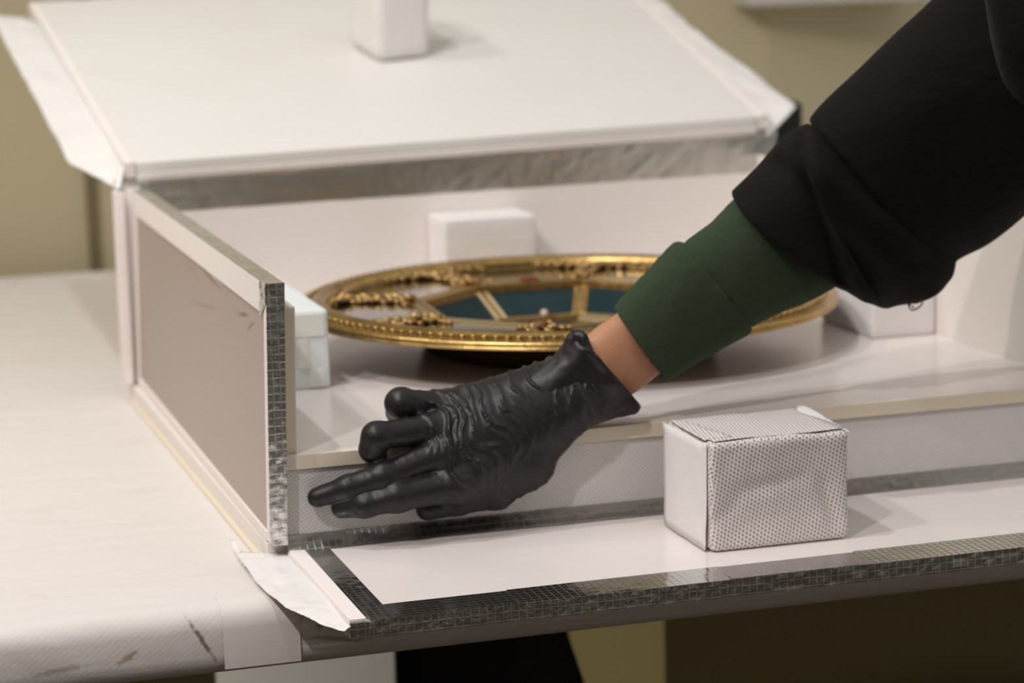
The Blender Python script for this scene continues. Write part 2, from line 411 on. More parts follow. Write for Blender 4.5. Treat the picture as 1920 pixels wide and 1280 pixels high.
# deck and riser
dk = boxpart('deck_board', (.0125, W, .0110, D, .0512, .0624), MT['gloss'], case, .0006)
boxpart('deck_edge', (.0128, W, .0100, .0112, .0514, .0620), MT['cream'], dk, .0003)
boxpart('riser', (.0130, W, .0130, .034, -.001, .0506), MT['nonwoven_riser'], case, .0008)
boxpart('inner_filler', (.0130, W, .036, D, -.001, .0510), MT['board'], case, 0)
# front flap
FZ = -.0065; YF = -.189
FX1 = W+.012
fl = boxpart('front_flap', (.0130, FX1, YF+.0006, .0128, FZ-.0112, FZ-.0004), MT['gloss'], case, .0004)
fl['label'] = 'folded-down front flap with a glossy white face'
def topquad(x0, x1, y0, y1): return ((x0, y0, FZ-.0004), (x1, y0, FZ-.0004), (x1, y1, FZ-.0004), (x0, y1, FZ-.0004))
wavy('border_tape', topquad(.0235, .0420, YF+.0325, -.001), 8, 60, MT['tape'], fl, .00012, 1, .0004)
for k, (xa, xb, mt_, za, zb) in enumerate(((.0235, .130, 'tape', 0, .0001), (.128, .281, 'tape', .0002, .0007), (.279, .386, 'tape_plain', .0006, .0003), (.384, FX1, 'tape_bright', .0002, .0010))):
    q = [Vector(v) for v in topquad(xa, xb, YF, YF+.0325)]
    for i_ in (0, 1): q[i_].z += za
    for i_ in (2, 3): q[i_].z += zb
    wavy('border_tape', q, int((xb-xa)*260), 8, MT[mt_], fl, .00010, 2+k, .0004)
wavy('hinge_tape', ((.0118, -.0012, FZ-.0002), (FX1, -.0012, FZ-.0002), (FX1, .0126, .0026), (.0118, .0126, .0026)), 150, 4, MT['tape_hinge'], fl, .0003, 4, .0004)
wavy('edge_tape', ((.0130, YF, FZ-.0118), (FX1, YF, FZ-.0118), (FX1, YF, FZ), (.0130, YF, FZ)), 200, 4, MT['tape_edge'], fl, .0004, 6)
hexpart('corner_tape', [(.0118, YF-.0008, FZ-.0122), (.026, YF-.0008, FZ-.0122), (.026, YF+.004, FZ-.0122), (.0118, YF+.004, FZ-.0122)],
        [(.0118, YF-.0008, FZ+.0006), (.026, YF-.0008, FZ+.0006), (.026, YF+.004, FZ+.0006), (.0118, YF+.004, FZ+.0006)], MT['tape_edge'], fl, .0015)
o = hexpart('edge_strip', [(.0095, YF+.003, FZ-.010), (.0238, YF+.003, FZ-.0004), (.0238, .004, FZ-.0004), (.0095, .004, FZ-.010)],
        [(.0125, YF+.003, FZ+.0012), (.0238, YF+.003, FZ+.0008), (.0238, .004, FZ+.0008), (.0125, .004, FZ+.0012)], MT['foamedge'], fl, .0006)
o['label'] = 'raised white foam strip along the flap'
# film hanging off the flap's left edge
def sheet(name, A, B, n, mdiv, mat, parent, amp=.002, thick=.0006, seed=0, fr=40):
    """crumpled sheet between two edge polylines A and B"""
    def lerp(P, s):
        f = s*(len(P)-1); i = min(int(f), len(P)-2); return Vector(P[i]).lerp(Vector(P[i+1]), f-i)
    bm = bmesh.new(); g = []
    for i in range(n+1):
        row = []
        for j in range(mdiv+1):
            t = j/mdiv; p = lerp(A, i/n).lerp(lerp(B, i/n), t)
            q = p*fr+Vector((seed, 0, 0))
            k = amp*(noise.noise(q)+.6*(1-2*abs(noise.noise(q*2.1))))*min(1, t*3)
            row.append(bm.verts.new(p+Vector((k*.3, 0, k))))
        g.append(row)
    for i in range(n):
        for j in range(mdiv): bm.faces.new((g[i][j], g[i+1][j], g[i+1][j+1], g[i][j+1]))
    bmesh.ops.recalc_face_normals(bm, faces=bm.faces)
    bm.normal_update(); bmesh.ops.solidify(bm, geom=list(bm.faces), thickness=thick)
    return link(name, bm, mat, parent, smooth=True)
o = sheet('film_flap', [(.0125, YF+.001, FZ-.004), (.0125, -.12, FZ-.002), (.0115, -.05, FZ-.002), (.0110, .006, FZ-.003)],
      [(.0070, YF-.003, -.0130), (-.0150, -.130, -.0125), (-.0215, -.060, -.0135), (-.0215, .034, -.0115)], 60, 14, MT['film'], fl, .0011, .0005, 3, 42)
o['label'] = 'crumpled white film hanging off the flap'
sheet('film_tip', [(-.0215, .005, -.0125), (-.0150, .022, -.0125)], [(-.0200, .062, -.0095), (-.0175, .058, -.0085)], 8, 10, MT['film'], fl, .0012, .0004, 9, 60)

# lid, folded back and tilted up
LN = [Vector(v) for v in ((.0145, D, .2148), (.6621, D, .2276), (.7156, 1.300, .365), (.0000, 1.300, .352))]
ln = (LN[1]-LN[0]).cross(LN[3]-LN[0]).normalized()
def lidp(s, t, h=0):
    return LN[0]*(1-s)*(1-t)+LN[1]*s*(1-t)+LN[2]*s*t+LN[3]*(1-s)*t+ln*h
def lidbox(name, s0, s1, t0, t1, h0, h1, mat, parent, r=.0008):
    return hexpart(name, [lidp(s0, t0, h0), lidp(s1, t0, h0), lidp(s1, t1, h0), lidp(s0, t1, h0)], [lidp(s0, t0, h1), lidp(s1, t0, h1), lidp(s1, t1, h1), lidp(s0, t1, h1)], mat, parent, r)
lid = lidbox('lid', 0, 1, 0, 1, -.0105, 0, MT['lid'], case, .0015); lid['label'] = 'lid folded back behind the case, white lining up'
lidbox('lid_board', 0, 1, -.004, 1, -.0200, -.0108, MT['board'], lid, .001)
lidbox('hinge_strip', -.034, 1.034, -.006, .006, -.0250, -.0170, MT['tape_back'], lid, .0005)
lidbox('side_strip', -.018, -.001, 0, .99, -.016, .0015, MT['foamedge'], lid, .002)
lidbox('side_strip', 1.001, 1.020, 0, .99, -.016, .0015, MT['foamedge'], lid, .002)
o = sheet('film_flap', [lidp(-.018, 0.0, -.006), lidp(-.018, .35, 0), lidp(-.018, .6, 0), lidp(-.018, .85, 0)],
      [lidp(-.030, -.02, -.022), lidp(-.085, .10, -.016), lidp(-.090, .55, -.004), lidp(-.092, .91, .004)], 40, 10, MT['film'], lid, .0022, .0006, 4, 22)
o['label'] = 'white film hanging off the left edge of the lid'
o = sheet('film_flap', [lidp(1.018, .0, -.004), lidp(1.018, .3, 0), lidp(1.018, .7, 0), lidp(1.018, .95, 0)],
      [lidp(1.012, -.02, -.020), lidp(1.090, .06, -.004), lidp(1.050, .5, .0), lidp(1.045, .95, .0)], 40, 10, MT['film'], lid, .0022, .0006, 6, 22)
o['label'] = 'white film flaring off the right edge of the lid'

# ------------------------------------------------------------------ foam blocks
GB = 'foam cushion blocks in the packing case'
def soft_block(name, M4, sx, sy, sz, mat, label, n=14, r=.004, amp=.0012, seed=0, parent=None):
    """wrapped foam block: rounded box, dented skin.  M4 places its base corner"""
    bm = bmesh.new(); box(bm, 0, sx, 0, sy, 0, sz)
    bmesh.ops.recalc_face_normals(bm, faces=bm.faces)
    bmesh.ops.bevel(bm, geom=list(bm.edges), offset=r, segments=3, affect='EDGES', profile=.5)
    bmesh.ops.subdivide_edges(bm, edges=[e for e in bm.edges if e.calc_length() > .02], cuts=n, use_grid_fill=True)
    bm.normal_update()
    for v in bm.verts:
        q = v.co*28+Vector((seed*7.3, 0, 0))
        d = amp*noise.noise(q)+amp*.9*(abs(noise.noise(q*1.7+Vector((3, 1, 2))))-.3)
        if v.co.z > .002: v.co += v.normal*d
        if seed == 1 and v.normal.y < -.6:   # pressed-in creases of the big block's front
            x, z = v.co.x, v.co.z
            v.co.y += .0030*math.exp(-((z-.047-.10*(x-.05))/.0050)**2)*max(0, 1-((x-.045)/.034)**2)
            v.co.y += .0040*math.exp(-((x-.090+.25*(z-.03))/.0050)**2)*max(0, 1-((z-.030)/.024)**2)
            v.co.y += .0026*math.exp(-((z-.030-.7*(x-.012))/.0060)**2)*max(0, 1-((x-.014)/.014)**2)
    o = link(name, bm, mat, parent, smooth=True)
    o.matrix_world = M4
    if label: tag(o, label, 'foam block', GB)
    return o
def place(x, y, z, rz=0): return Matrix.Translation((x, y, z)) @ Matrix.Rotation(rz, 4, 'Z')

big = soft_block('foam_block', place(.2915, -.1205, FZ), .1065, .0900, .0795, MT['nonwoven'],
                 'big dimpled white cloth-wrapped foam block standing on the front flap', 26, .0045, .0013, 1)
# wrapped skin of the left end, folded seam and the ear at the top right
def onb(p): return Vector(p)
bm = bmesh.new()
g = []
for i in range(13):
    z = .0008+.0778*i/12; row = []
    for j in range(11):
        y = .0075+.080*j/10
        row.append(bm.verts.new((-.0030-.0006*noise.noise(Vector((y*60, z*60, 2))), y+(.0012*noise.noise(Vector((z*120, 3, 1))) if j == 0 else 0), z)))
    g.append(row)
for i in range(12):
    for j in range(10): bm.faces.new((g[i][j], g[i+1][j], g[i+1][j+1], g[i][j+1]))
bmesh.ops.recalc_face_normals(bm, faces=bm.faces); bm.normal_update(); bmesh.ops.solidify(bm, geom=list(bm.faces), thickness=.0009)
o = link('end_wrap', bm, MT['tissue'], big, smooth=True); o['label'] = 'smooth tissue folded over the left end'
sheet('fold_seam', [(-.0034, .0080, .001), (-.0036, .0075, .04), (-.0034, .0090, .078)], [(-.0032, .0055, .001), (-.0018, .0045, .04), (-.0012, .0050, .079)], 20, 4, MT['tissue'], big, .0008, .0006, 2, 90)
sheet('fold_flap', [(.0, .012, .0798), (.0, .060, .0802), (.002, .086, .0800)], [(.020, .010, .0808), (.012, .050, .0812), (.009, .080, .0806)], 12, 6, MT['nonwoven'], big, .0010, .0006, 5, 70)
sheet('fold_ear', [(.1025, .012, .0795), (.1015, .050, .0803), (.0985, .085, .0803)], [(.1088, .004, .0770), (.1082, .050, .0812), (.1060, .087, .0818)], 14, 6, MT['tissue'], big, .0012, .0007, 8, 80)
sheet('cover_cloth', [(.004, .004, .0800), (.004, .086, .0800)], [(.104, .004, .0802), (.104, .086, .0802)], 14, 14, MT['nonwoven'], big, .0010, .0004, 8, 30)

soft_block('foam_block', place(.3030, .607, .0624), .0950, .063, .0860, MT['tissue'],
           'white foam block against the back wall, behind the gilt mirror', 10, .003, .0006, 2)
sb = soft_block('foam_block', place(.0300, .2475, .0624), .0730, .245, .0655, MT['tissue_cool'],
           'long bluish-white foam block between the left wall and the mirror', 10, .0025, .0005, 3)
for (xa, xb, za, zb) in ((.0465, .0555, .018, .0430), (.0555, .0685, .002, .0165), (.0360, .0695, .0440, .0630)):
    bm = bmesh.new(); box(bm, xa, xb, -.0012, .0004, za, zb); bevel(bm, .0003, 1)
    link('paper_tape', bm, MT['paper_tape'], sb)
soft_block('foam_block', place(.5985, .2625, .0624), .0625, .110, .0680, MT['tissue'],
           'white foam block in the right corner of the case, half hidden by the black sleeve', 10, .003, .0006, 4)
# block on the lid, square to the lid
a = (LN[1]-LN[0]).normalized(); c3 = ln; b3 = c3.cross(a)
s_, t_ = .4701, .4436
base = lidp(s_, t_, .0004)
M4 = Matrix((a, b3, c3)).transposed().to_4x4(); M4.translation = base
M4 = M4 @ Matrix.Rotation(.16, 4, 'Z')
lb = soft_block("foam_block", M4, .0660, .085, .105, MT['tissue'], 'upright white foam block standing on the folded-back lid', 10, .011, .0007, 5)

# ------------------------------------------------------------------ round mirror
MC = Vector((.3454, .3613, 0)); ZR = .112; RO = .242
mir = tag(empty('round_mirror', (MC.x, MC.y, .0626)), 'round gilt mirror with teal panes and ornate scrollwork lying flat in the case', 'mirror')
SC = RO/.25
dz = ZR-.0626                      # rim top above the empty
A0 = math.radians(81.5)-YAW        # first octagon corner, world angle
def pol(r, a, z): return Vector((r*SC*math.cos(a), r*SC*math.sin(a), dz+z))
def lathe(bm, prof, n=160):
    rows = [[bm.verts.new(pol(r, 2*math.pi*i/n, z)) for r, z in prof] for i in range(n)]
    k = len(prof)
    for i in range(n):
        for j in range(k): bm.faces.new((rows[i][j], rows[(i+1) % n][j], rows[(i+1) % n][(j+1) % k], rows[i][(j+1) % k]))
bm = bmesh.new()
lathe(bm, [(.219, -.0120), (.220, -.0050), (.223, -.0012), (.227, 0), (.231, -.0010), (.2330, -.0030), (.2355, -.0038), (.2385, -.0034), (.2415, -.0042), (.2440, -.0050), (.2475, -.0052), (.2495, -.0066),
           (.2500, -.0078), (.2490, -.0090), (.2474, -.0096), (.2492, -.0104), (.2500, -.0114), (.2488, -.0126), (.2400, -.0134), (.222, -.013)])
link('rim', bm, MT['gold'], mir, smooth=True)
bm = bmesh.new(); lathe(bm, [(.126, -.0490), (.131, -.0484), (.156, -.0200), (.236, -.0150), (.236, -.0122), (.160, -.0160), (.140, -.0300), (.126, -.0470)], 96)
link('back_plate', bm, MT['backing'], mir, smooth=True)
bm = bmesh.new()
cv = [bm.verts.new(pol(.128, 2*math.pi*i/64, -.0486)) for i in range(64)]; bm.faces.new(cv); bm.normal_update()
bmesh.ops.solidify(bm, geom=list(bm.faces), thickness=.0005)
link('back_panel', bm, MT['black_hard'], mir)
# beading round the rim
bead = bmesh.new(); bmesh.ops.create_icosphere(bead, subdivisions=1, radius=1)
bv = [v.co.copy() for v in bead.verts]; bf = [[v.index for v in f.verts] for f in bead.faces]; bead.free()
bm = bmesh.new(); nb = 150
for i in range(nb):
    a = 2*math.pi*i/nb; c = pol(.2388, a, -.0030); er = Vector((math.cos(a), math.sin(a), 0)); et = Vector((-er.y, er.x, 0))
    vs = [bm.verts.new(c+er*(v.x*.0022)+et*(v.y*.0047)+Vector((0, 0, v.z*.0018))) for v in bv]
    for f in bf: bm.faces.new([vs[k] for k in f])
link('beading', bm, MT['gold'], mir, smooth=True)

ZO, RK = -.0125, .141             # octagon of rails
ZI, RI = -.0400, .100             # inner octagon, deeper
oc = [pol(RK, A0+k*math.pi/4, ZO) for k in range(8)]
ic = [pol(RI, A0+k*math.pi/4, ZI) for k in range(8)]
def bar(bm, p, q, w, h, up=Vector((0, 0, 1)), lift=0):
    d = (q-p).normalized(); s = d.cross(up).normalized(); u = s.cross(d)
    lo = [p-s*w/2+u*(lift-h), p+s*w/2+u*(lift-h), q+s*w/2+u*(lift-h), q-s*w/2+u*(lift-h)]
    hi = [p-s*w/2+u*lift, p+s*w/2+u*lift, q+s*w/2+u*lift, q-s*w/2+u*lift]
    hexa(bm, lo, hi)
def railbar(name, p, q, w, parent, groove='gold_worn', rail='gold', r=.0011):
    """moulded bar: base, two raised rails, groove strip between"""
    d = (q-p).normalized(); s = d.cross(Vector((0, 0, 1))).normalized(); u = s.cross(d)
    bm = bmesh.new(); bar(bm, p, q, w, .007); bevel(bm, .0006, 1)
    b = link(name, bm, MT['gold_worn'], parent)
    for sg in (-1, 1):
        bm = bmesh.new(); o2 = s*(sg*w*.34)+u*.0008
        bar(bm, p+o2, q+o2, w*.30, .003, lift=.0012); bevel(bm, r, 2); link('rail', bm, MT[rail], b)
    bm = bmesh.new(); bar(bm, p+u*.0008, q+u*.0008, w*.34, .001, lift=.0002); link('groove_strip', bm, MT[groove], b)
    return b
for k in range(8):
    p, q = oc[k], oc[(k+1) % 8]
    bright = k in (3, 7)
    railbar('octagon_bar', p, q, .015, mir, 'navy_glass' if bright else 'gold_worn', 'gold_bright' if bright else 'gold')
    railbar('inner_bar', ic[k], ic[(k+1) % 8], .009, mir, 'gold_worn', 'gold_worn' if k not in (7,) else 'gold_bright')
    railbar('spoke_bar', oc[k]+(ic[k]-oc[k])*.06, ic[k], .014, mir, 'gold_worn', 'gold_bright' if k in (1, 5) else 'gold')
    # teal pane between the octagons
    bm = bmesh.new(); dn = Vector((0, 0, -.0015))
    a4 = [oc[k], oc[(k+1) % 8], ic[(k+1) % 8], ic[k]]
    hexa(bm, [v+dn*2 for v in a4], [v+dn for v in a4]); link('glass_pane', bm, MT['teal'], mir)
    # lunette mirror between octagon side and rim
    a1 = A0+k*math.pi/4+.06; a2 = A0+(k+1)*math.pi/4-.06
    pts = []
    am = (a1+a2)/2
    for i in range(15):
        t = i/14; pts.append(pol(.2205, a1+(a2-a1)*t, -.0120))
    for i in range(9):
        t = i/8; pts.append((oc[(k+1) % 8].lerp(oc[k], .08+.84*t))+Vector((0, 0, .0005)))
    bm = bmesh.new(); f = bm.faces.new([bm.verts.new(v) for v in pts])
    bm.normal_update(); bmesh.ops.solidify(bm, geom=[f], thickness=.0015)
    link('mirror_pane', bm, MT['mirror'], mir)
bm = bmesh.new(); f = bm.faces.new([bm.verts.new(v+Vector((0, 0, -.001))) for v in ic]); bm.normal_update(); bmesh.ops.solidify(bm, geom=[f], thickness=.0015)
link('centre_pane', bm, MT['mirror'], mir)
# scrollwork: leaf and curl lumps along each divider, spreading along the rim
def lump(bm, c, er, et, sr, st, sz, tw):
    ct, s2 = math.cos(tw), math.sin(tw); e1 = er*ct+et*s2; e2 = et*ct-er*s2
    vs = []
    for v in bv:
        bend = .35*v.x*v.x
        vs.append(bm.verts.new(c+e1*(v.x*sr)+e2*((v.y+bend)*st)+Vector((0, 0, (v.z+.3*v.x)*sz))))
    for f in bf: bm.faces.new([vs[k] for k in f])
rnd = random.Random(5)
bm = bmesh.new(); er = Vector((1, 0, 0)); et = Vector((0, 1, 0)); z0 = dz-.0090
for i in range(15):                 # divider stem from octagon corner to rim
    r = .140+.078*i/14; wv = .004*math.sin(i*1.3)
    for sg in (-1, 1):
        lump(bm, Vector((r, sg*(.0035+abs(wv)), z0+rnd.uniform(-.002, .002))), er, et, rnd.uniform(.005, .008), rnd.uniform(.0024, .0038), rnd.uniform(.0024, .0036), sg*rnd.uniform(.2, .9))
for i in range(15):                 # garland along the rim, thickest at the divider
    for sg in (-1, 1):
        t = (i+.5)/15; a = sg*t*.36; r = .214-.018*(1-t)**3+rnd.uniform(-.002, .002)
        er2 = Vector((math.cos(a), math.sin(a), 0)); et2 = Vector((-er2.y, er2.x, 0))
        lump(bm, er2*r+Vector((0, 0, z0+.001+rnd.uniform(-.002, .002))), er2, et2, rnd.uniform(.003, .0050)*(1.25-t*.9), rnd.uniform(.004, .006)*(1.2-t*.7), rnd.uniform(.0022, .0034)*(1.2-t*.6), sg*rnd.uniform(-.8, .8))
for i in range(4):                  # garland out along the octagon corner
    for sg in (-1, 1):
        t = (i+.5)/4; r = .145-.004*t
        lump(bm, Vector((r, sg*.024*t, z0-.0015)), er, et, rnd.uniform(.0025, .004), rnd.uniform(.003, .0045), .0024, rnd.uniform(-1, 1))
bmesh.ops.recalc_face_normals(bm, faces=bm.faces)
sm = bpy.data.meshes.new('scroll_ornament'); bm.to_mesh(sm); bm.free(); sm.materials.append(MT['gold_worn'])
sm.polygons.foreach_set('use_smooth', [True]*len(sm.polygons))
bm = bmesh.new(); bmesh.ops.create_icosphere(bm, subdivisions=2, radius=.0036)
pm = bpy.data.meshes.new('pearl'); bm.to_mesh(pm); bm.free(); pm.materials.append(MT['pearl'])
bm = bmesh.new()
for i in range(6):
    a = i*math.pi/3; lump(bm, Vector((.006*math.cos(a), .006*math.sin(a), 0)), Vector((math.cos(a), math.sin(a), 0)), Vector((-math.sin(a), math.cos(a), 0)), .0045, .0028, .0024, .2)
lump(bm, Vector((0, 0, .002)), er, et, .0025, .0025, .0025, 0)
rm = bpy.data.meshes.new('rosette'); bm.to_mesh(rm); bm.free(); rm.materials.append(MT['garnet'])
for k in range(8):
    a = A0+k*math.pi/4
    o = bpy.data.objects.new('scroll_ornament', sm); COL.objects.link(o); o.parent = mir; o.rotation_euler = (0, 0, a)
    if k: continue
    o = bpy.data.objects.new('pearl', pm); COL.objects.link(o); o.parent = mir; o.location = ic[k].lerp(ic[(k+1) % 8], .45)+Vector((0, 0, .004))
    o = bpy.data.objects.new('rosette', rm); COL.objects.link(o); o.parent = mir; o.location = oc[k].lerp(oc[(k+1) % 8], .5)+Vector((0, 0, .003))

# ------------------------------------------------------------------ the arm
def catmull(P, n):
    out = []; m_ = len(P)
    for i in range(m_-1):
        p0 = P[max(i-1, 0)]; p1 = P[i]; p2 = P[i+1]; p3 = P[min(i+2, m_-1)]
        for k in range(n):
            t = k/n; out.append(.5*((2*p1)+(p2-p0)*t+(2*p0-5*p1+4*p2-p3)*t*t+(3*p1-p0-3*p2+p3)*t**3))
    out.append(P[-1]); return out
def loft(bm, secs, seg=48, sub=8, disp=None, cap=(True, True), flat=1.0):
    """tube through sections (upper pixel, lower pixel, depth y, half thickness)"""
    U = catmull([np.array(at(s[0][0], s[0][1], s[2])) for s in secs], sub); L = catmull([np.array(at(s[1][0], s[1][1], s[2])) for s in secs], sub)
    Hh = catmull([np.array([s[3], s[4] if len(s) > 4 else 0]) for s in secs], sub)
    rows = []
    for i in range(len(U)):
        u_, l_ = Vector(U[i]), Vector(L[i]); c = (u_+l_)/2; r_ = (u_-l_)/2
        e = (c-CAM).normalized(); ax = r_.cross(e).normalized()
        row = []
        for k in range(seg):
            th = 2*math.pi*k/seg; ct, st = math.cos(th), math.sin(th)
            p = c+r_*ct+e*(st*Hh[i][0])+ax*(-st*Hh[i][1])
            if disp:
                nn = (r_.normalized()*ct+e*st).normalized(); p = p+nn*disp(i/(len(U)-1), th, p)
            row.append(bm.verts.new(p))
        rows.append(row)
    for i in range(len(rows)-1):
        for k in range(seg): bm.faces.new((rows[i][k], rows[i][(k+1) % seg], rows[i+1][(k+1) % seg], rows[i+1][k]))
    if cap[0]: bm.faces.new(rows[0])
    if cap[1]: bm.faces.new(rows[-1][::-1])
    return rows

# person: bare forearm running up to the shoulder
bm = bmesh.new()
loft(bm, [((1040, 700), (1085, 800), .006, .019), ((1095, 634), (1188, 738), .008, .020), ((1150, 592), (1236, 700), .010, .021), ((1220, 545), (1300, 650), .012, .026),
          ((1360, 440), (1450, 570), .016, .033), ((1560, 260), (1690, 440), .012, .042), ((1750, 60), (1900, 280), -.030, .048), ((1950, -120), (2120, 130), -.11, .050), ((2200, -300), (2330, -20), -.20, .05)],
     40, 8, lambda s, th, p: .0006*noise.noise(p*90))
person = tag(link('person', bm, MT['skin'], None, smooth=True, uv=False),
             'person reaching in from the right in a black jacket, green cuff and black glove', 'person')

# glove: one blended surface around the fingers, from a distance field
def seg_sdf(P, a, b, ra, rb):
    a = np.array(a); b = np.array(b); ba = b-a; h = np.clip(((P-a)@ba)/(ba@ba), 0, 1)
    return np.linalg.norm(P-a-h[..., None]*ba, axis=-1)-(ra+(rb-ra)*h)
def smin(a, b, k):
    h = np.clip(.5+.5*(b-a)/k, 0, 1); return b*(1-h)+a*h-k*h*(1-h)
def J(px, py, y): return np.array(at(px, py, y))
FING = {
 'little': [(838, 758, .022, .0108), (752, 756, .017, .0106), (747, 772, .032, .0088), (772, 778, .042, .0080)],
 'ring':   [(830, 800, .006, .0115), (706, 818, -.003, .0098), (697, 842, -.001, .0089), (706, 858, .004, .0080)],
 'middle': [(838, 845, -.004, .0120), (718, 893, -.007, .0104), (652, 914, -.004, .0090), (595, 932, .0035, .0074)],
 'index':  [(852, 908, -.010, .0130), (745, 930, -.014, .0108), (684, 946, -.010, .0092), (640, 952, .000, .0076)],
 'thumb':  [(1000, 876, .004, .0145), (930, 922, .005, .0120), (858, 941, .004, .0098), (802, 954, .003, .0086)],
}
PALM = [((1085, 688, .014), (838, 760, .022), .0110, .0115), ((1085, 703, .009), (830, 800, .006), .0155, .0125), ((1085, 722, .004), (838, 845, -.004), .0170, .0135),
        ((1090, 745, .001), (852, 905, -.010), .0160, .0142), ((1085, 755, .002), (985, 868, .003), .0165, .0165), ((985, 868, .003), (880, 915, -.002), .0160, .0130), ((960, 760, .012), (960, 860, .006), .0150, .0150)]
lo = np.array([1e9]*3); hi = -lo
for ch in FING.values():
    for q in ch: p = J(*q[:3]); lo = np.minimum(lo, p); hi = np.maximum(hi, p)
for q in PALM:
    for p in (J(*q[0]), J(*q[1])): lo = np.minimum(lo, p); hi = np.maximum(hi, p)
lo -= .022; hi += .022; VX = .0011
nx, ny, nz = [int(v) for v in np.ceil((hi-lo)/VX)]
X = np.stack(np.meshgrid(*[lo[i]+VX*np.arange(n_) for i, n_ in enumerate((nx, ny, nz))], indexing='ij'), -1).astype(np.float32)
palm = None
for a_, b_, ra_, rb_ in PALM:
    d = seg_sdf(X, J(*a_), J(*b_), ra_, rb_); palm = d if palm is None else smin(palm, d, .012)
F = palm
fd = []
for nm, ch in FING.items():
    f_ = None
    for i in range(3):
        d = seg_sdf(X, J(*ch[i][:3]), J(*ch[i+1][:3]), ch[i][3], ch[i+1][3]); f_ = d if f_ is None else smin(f_, d, .004)
    # bony bump at the middle joint
    d = np.linalg.norm(X-J(*ch[1][:3]), axis=-1)-ch[1][3]*1.07; f_ = smin(f_, d, .004)
    fd.append(f_)
fin = fd[0]
for f_ in fd[1:]: fin = smin(fin, f_, .0012)
F = smin(F, fin, .0065)
# stretched-latex folds: ridges running across the hand, strongest on its back
tipv = J(600, 930, 0); wr = J(1140, 700, .005); ax = wr-tipv; Lh = np.linalg.norm(ax); ax /= Lh
upn = J(900, 740, 0)-J(940, 900, 0); upn = upn-ax*(upn@ax); upn /= np.linalg.norm(upn)
dpt = np.cross(ax, upn)
s = (X-tipv)@ax; v_ = (X-tipv)@upn; d_ = (X-tipv)@dpt
def wav(a, b, c, ph): return np.sin(a*s+b*v_+c*d_+ph)
warp = 1.0*wav(22, 60, 30, 0)+.8*wav(45, -95, 50, 1.7)+.5*wav(-80, 140, 60, 4)+.3*wav(170, 120, -80, 2.6)
env = np.clip((s/Lh-.33)/.12, 0, 1)*(1-.15*np.clip((s/Lh-.60)/.3, 0, 1))
def mask(a, b, ph, c=.1): return np.clip(c+.75*np.sin(a*s+b*v_+ph+.8*warp)+.5*np.sin(-.7*b*s+.9*a*v_+2.1*ph), 0, 1.1)
def ridge(f, g_, k, ph, p): return (1-np.abs(np.sin(f*s+g_*v_+k*warp+ph)))**p
side = np.clip((v_+.048)/.030, .35, 1)
F = F-1.1*env*side*(.0024*np.clip(.55+.6*np.sin(37*v_+20*s+1), 0, 1)*ridge(185, 18, .8, .3, 4)+.0024*mask(62, 40, 2.0, .5)*ridge(250, 25, 1.1, 0, 4)+.0020*mask(-48, 75, .6, .35)*ridge(215, 105, 1.3, 1.3, 5)
           +.0018*mask(55, -80, 4.2, .35)*ridge(230, -95, 1.2, .4, 5)+.0010*mask(90, 60, 1.1, .4)*ridge(430, 40, 1.6, 2.2, 4)-.0006)
kn = np.exp(-((s/Lh-.40)/.07)**2)
F = F-kn*.0016*ridge(330, 30, 1.2, .7, 3)*mask(30, 110, 3.1, .5)
r3 = 1-np.abs(np.sin(520*s+25*v_+1.2*warp)); F = F-np.clip(1-env, 0, 1)*(.00025*r3**4)*np.clip((s/Lh-.06)/.06, 0, 1)
def surface_nets(F, lo, vx):
    ins = F < 0; n0, n1, n2 = F.shape
    c = np.zeros((n0-1, n1-1, n2-1), np.uint8)
    for i in (0, 1):
        for j in (0, 1):
            for k in (0, 1): c += ins[i:n0-1+i, j:n1-1+j, k:n2-1+k]
    act = (c > 0) & (c < 8); idx = -np.ones(c.shape, np.int64); A = np.argwhere(act); idx[act] = np.arange(len(A))
    acc = np.zeros((len(A), 3)); cnt = np.zeros(len(A))
    cor = [(i, j, k) for i in (0, 1) for j in (0, 1) for k in (0, 1)]
    for p in cor:
        for ax_ in range(3):
            if p[ax_]: continue
            q = list(p); q[ax_] = 1
            fa = F[A[:, 0]+p[0], A[:, 1]+p[1], A[:, 2]+p[2]]; fb = F[A[:, 0]+q[0], A[:, 1]+q[1], A[:, 2]+q[2]]
            m_ = (fa < 0) != (fb < 0); t = np.where(m_, fa/(fa-fb+1e-12), 0)
            pt = np.tile(np.array(p, float), (len(A), 1)); pt[:, ax_] += t
            acc[m_] += pt[m_]; cnt[m_] += 1
    V = (A+acc/cnt[:, None])*vx+lo
    faces = []
    for ax_ in range(3):
        b_, c_ = [(1, 2), (2, 0), (0, 1)][ax_]
        sl0 = [slice(None)]*3; sl1 = [slice(None)]*3; sl0[ax_] = slice(0, -1); sl1[ax_] = slice(1, None)
        ch = np.argwhere(ins[tuple(sl0)] != ins[tuple(sl1)])
        ch = ch[(ch[:, b_] > 0) & (ch[:, c_] > 0) & (ch[:, b_] < F.shape[b_]-1) & (ch[:, c_] < F.shape[c_]-1)]
        def g(db, dc):
            e_ = ch.copy(); e_[:, b_] += db; e_[:, c_] += dc; return idx[e_[:, 0], e_[:, 1], e_[:, 2]]
        q = np.stack([g(-1, -1), g(0, -1), g(0, 0), g(-1, 0)], 1)
        fl_ = ins[ch[:, 0], ch[:, 1], ch[:, 2]]
        q[~fl_] = q[~fl_][:, ::-1]; faces.append(q)
    Q = np.concatenate(faces); return V, Q[(Q >= 0).all(1)]
V, Q = surface_nets(F, lo, VX)
me = bpy.data.meshes.new('glove'); me.from_pydata(V.tolist(), [], Q.tolist()); me.update()
bm = bmesh.new(); bm.from_mesh(me); bpy.data.meshes.remove(me)
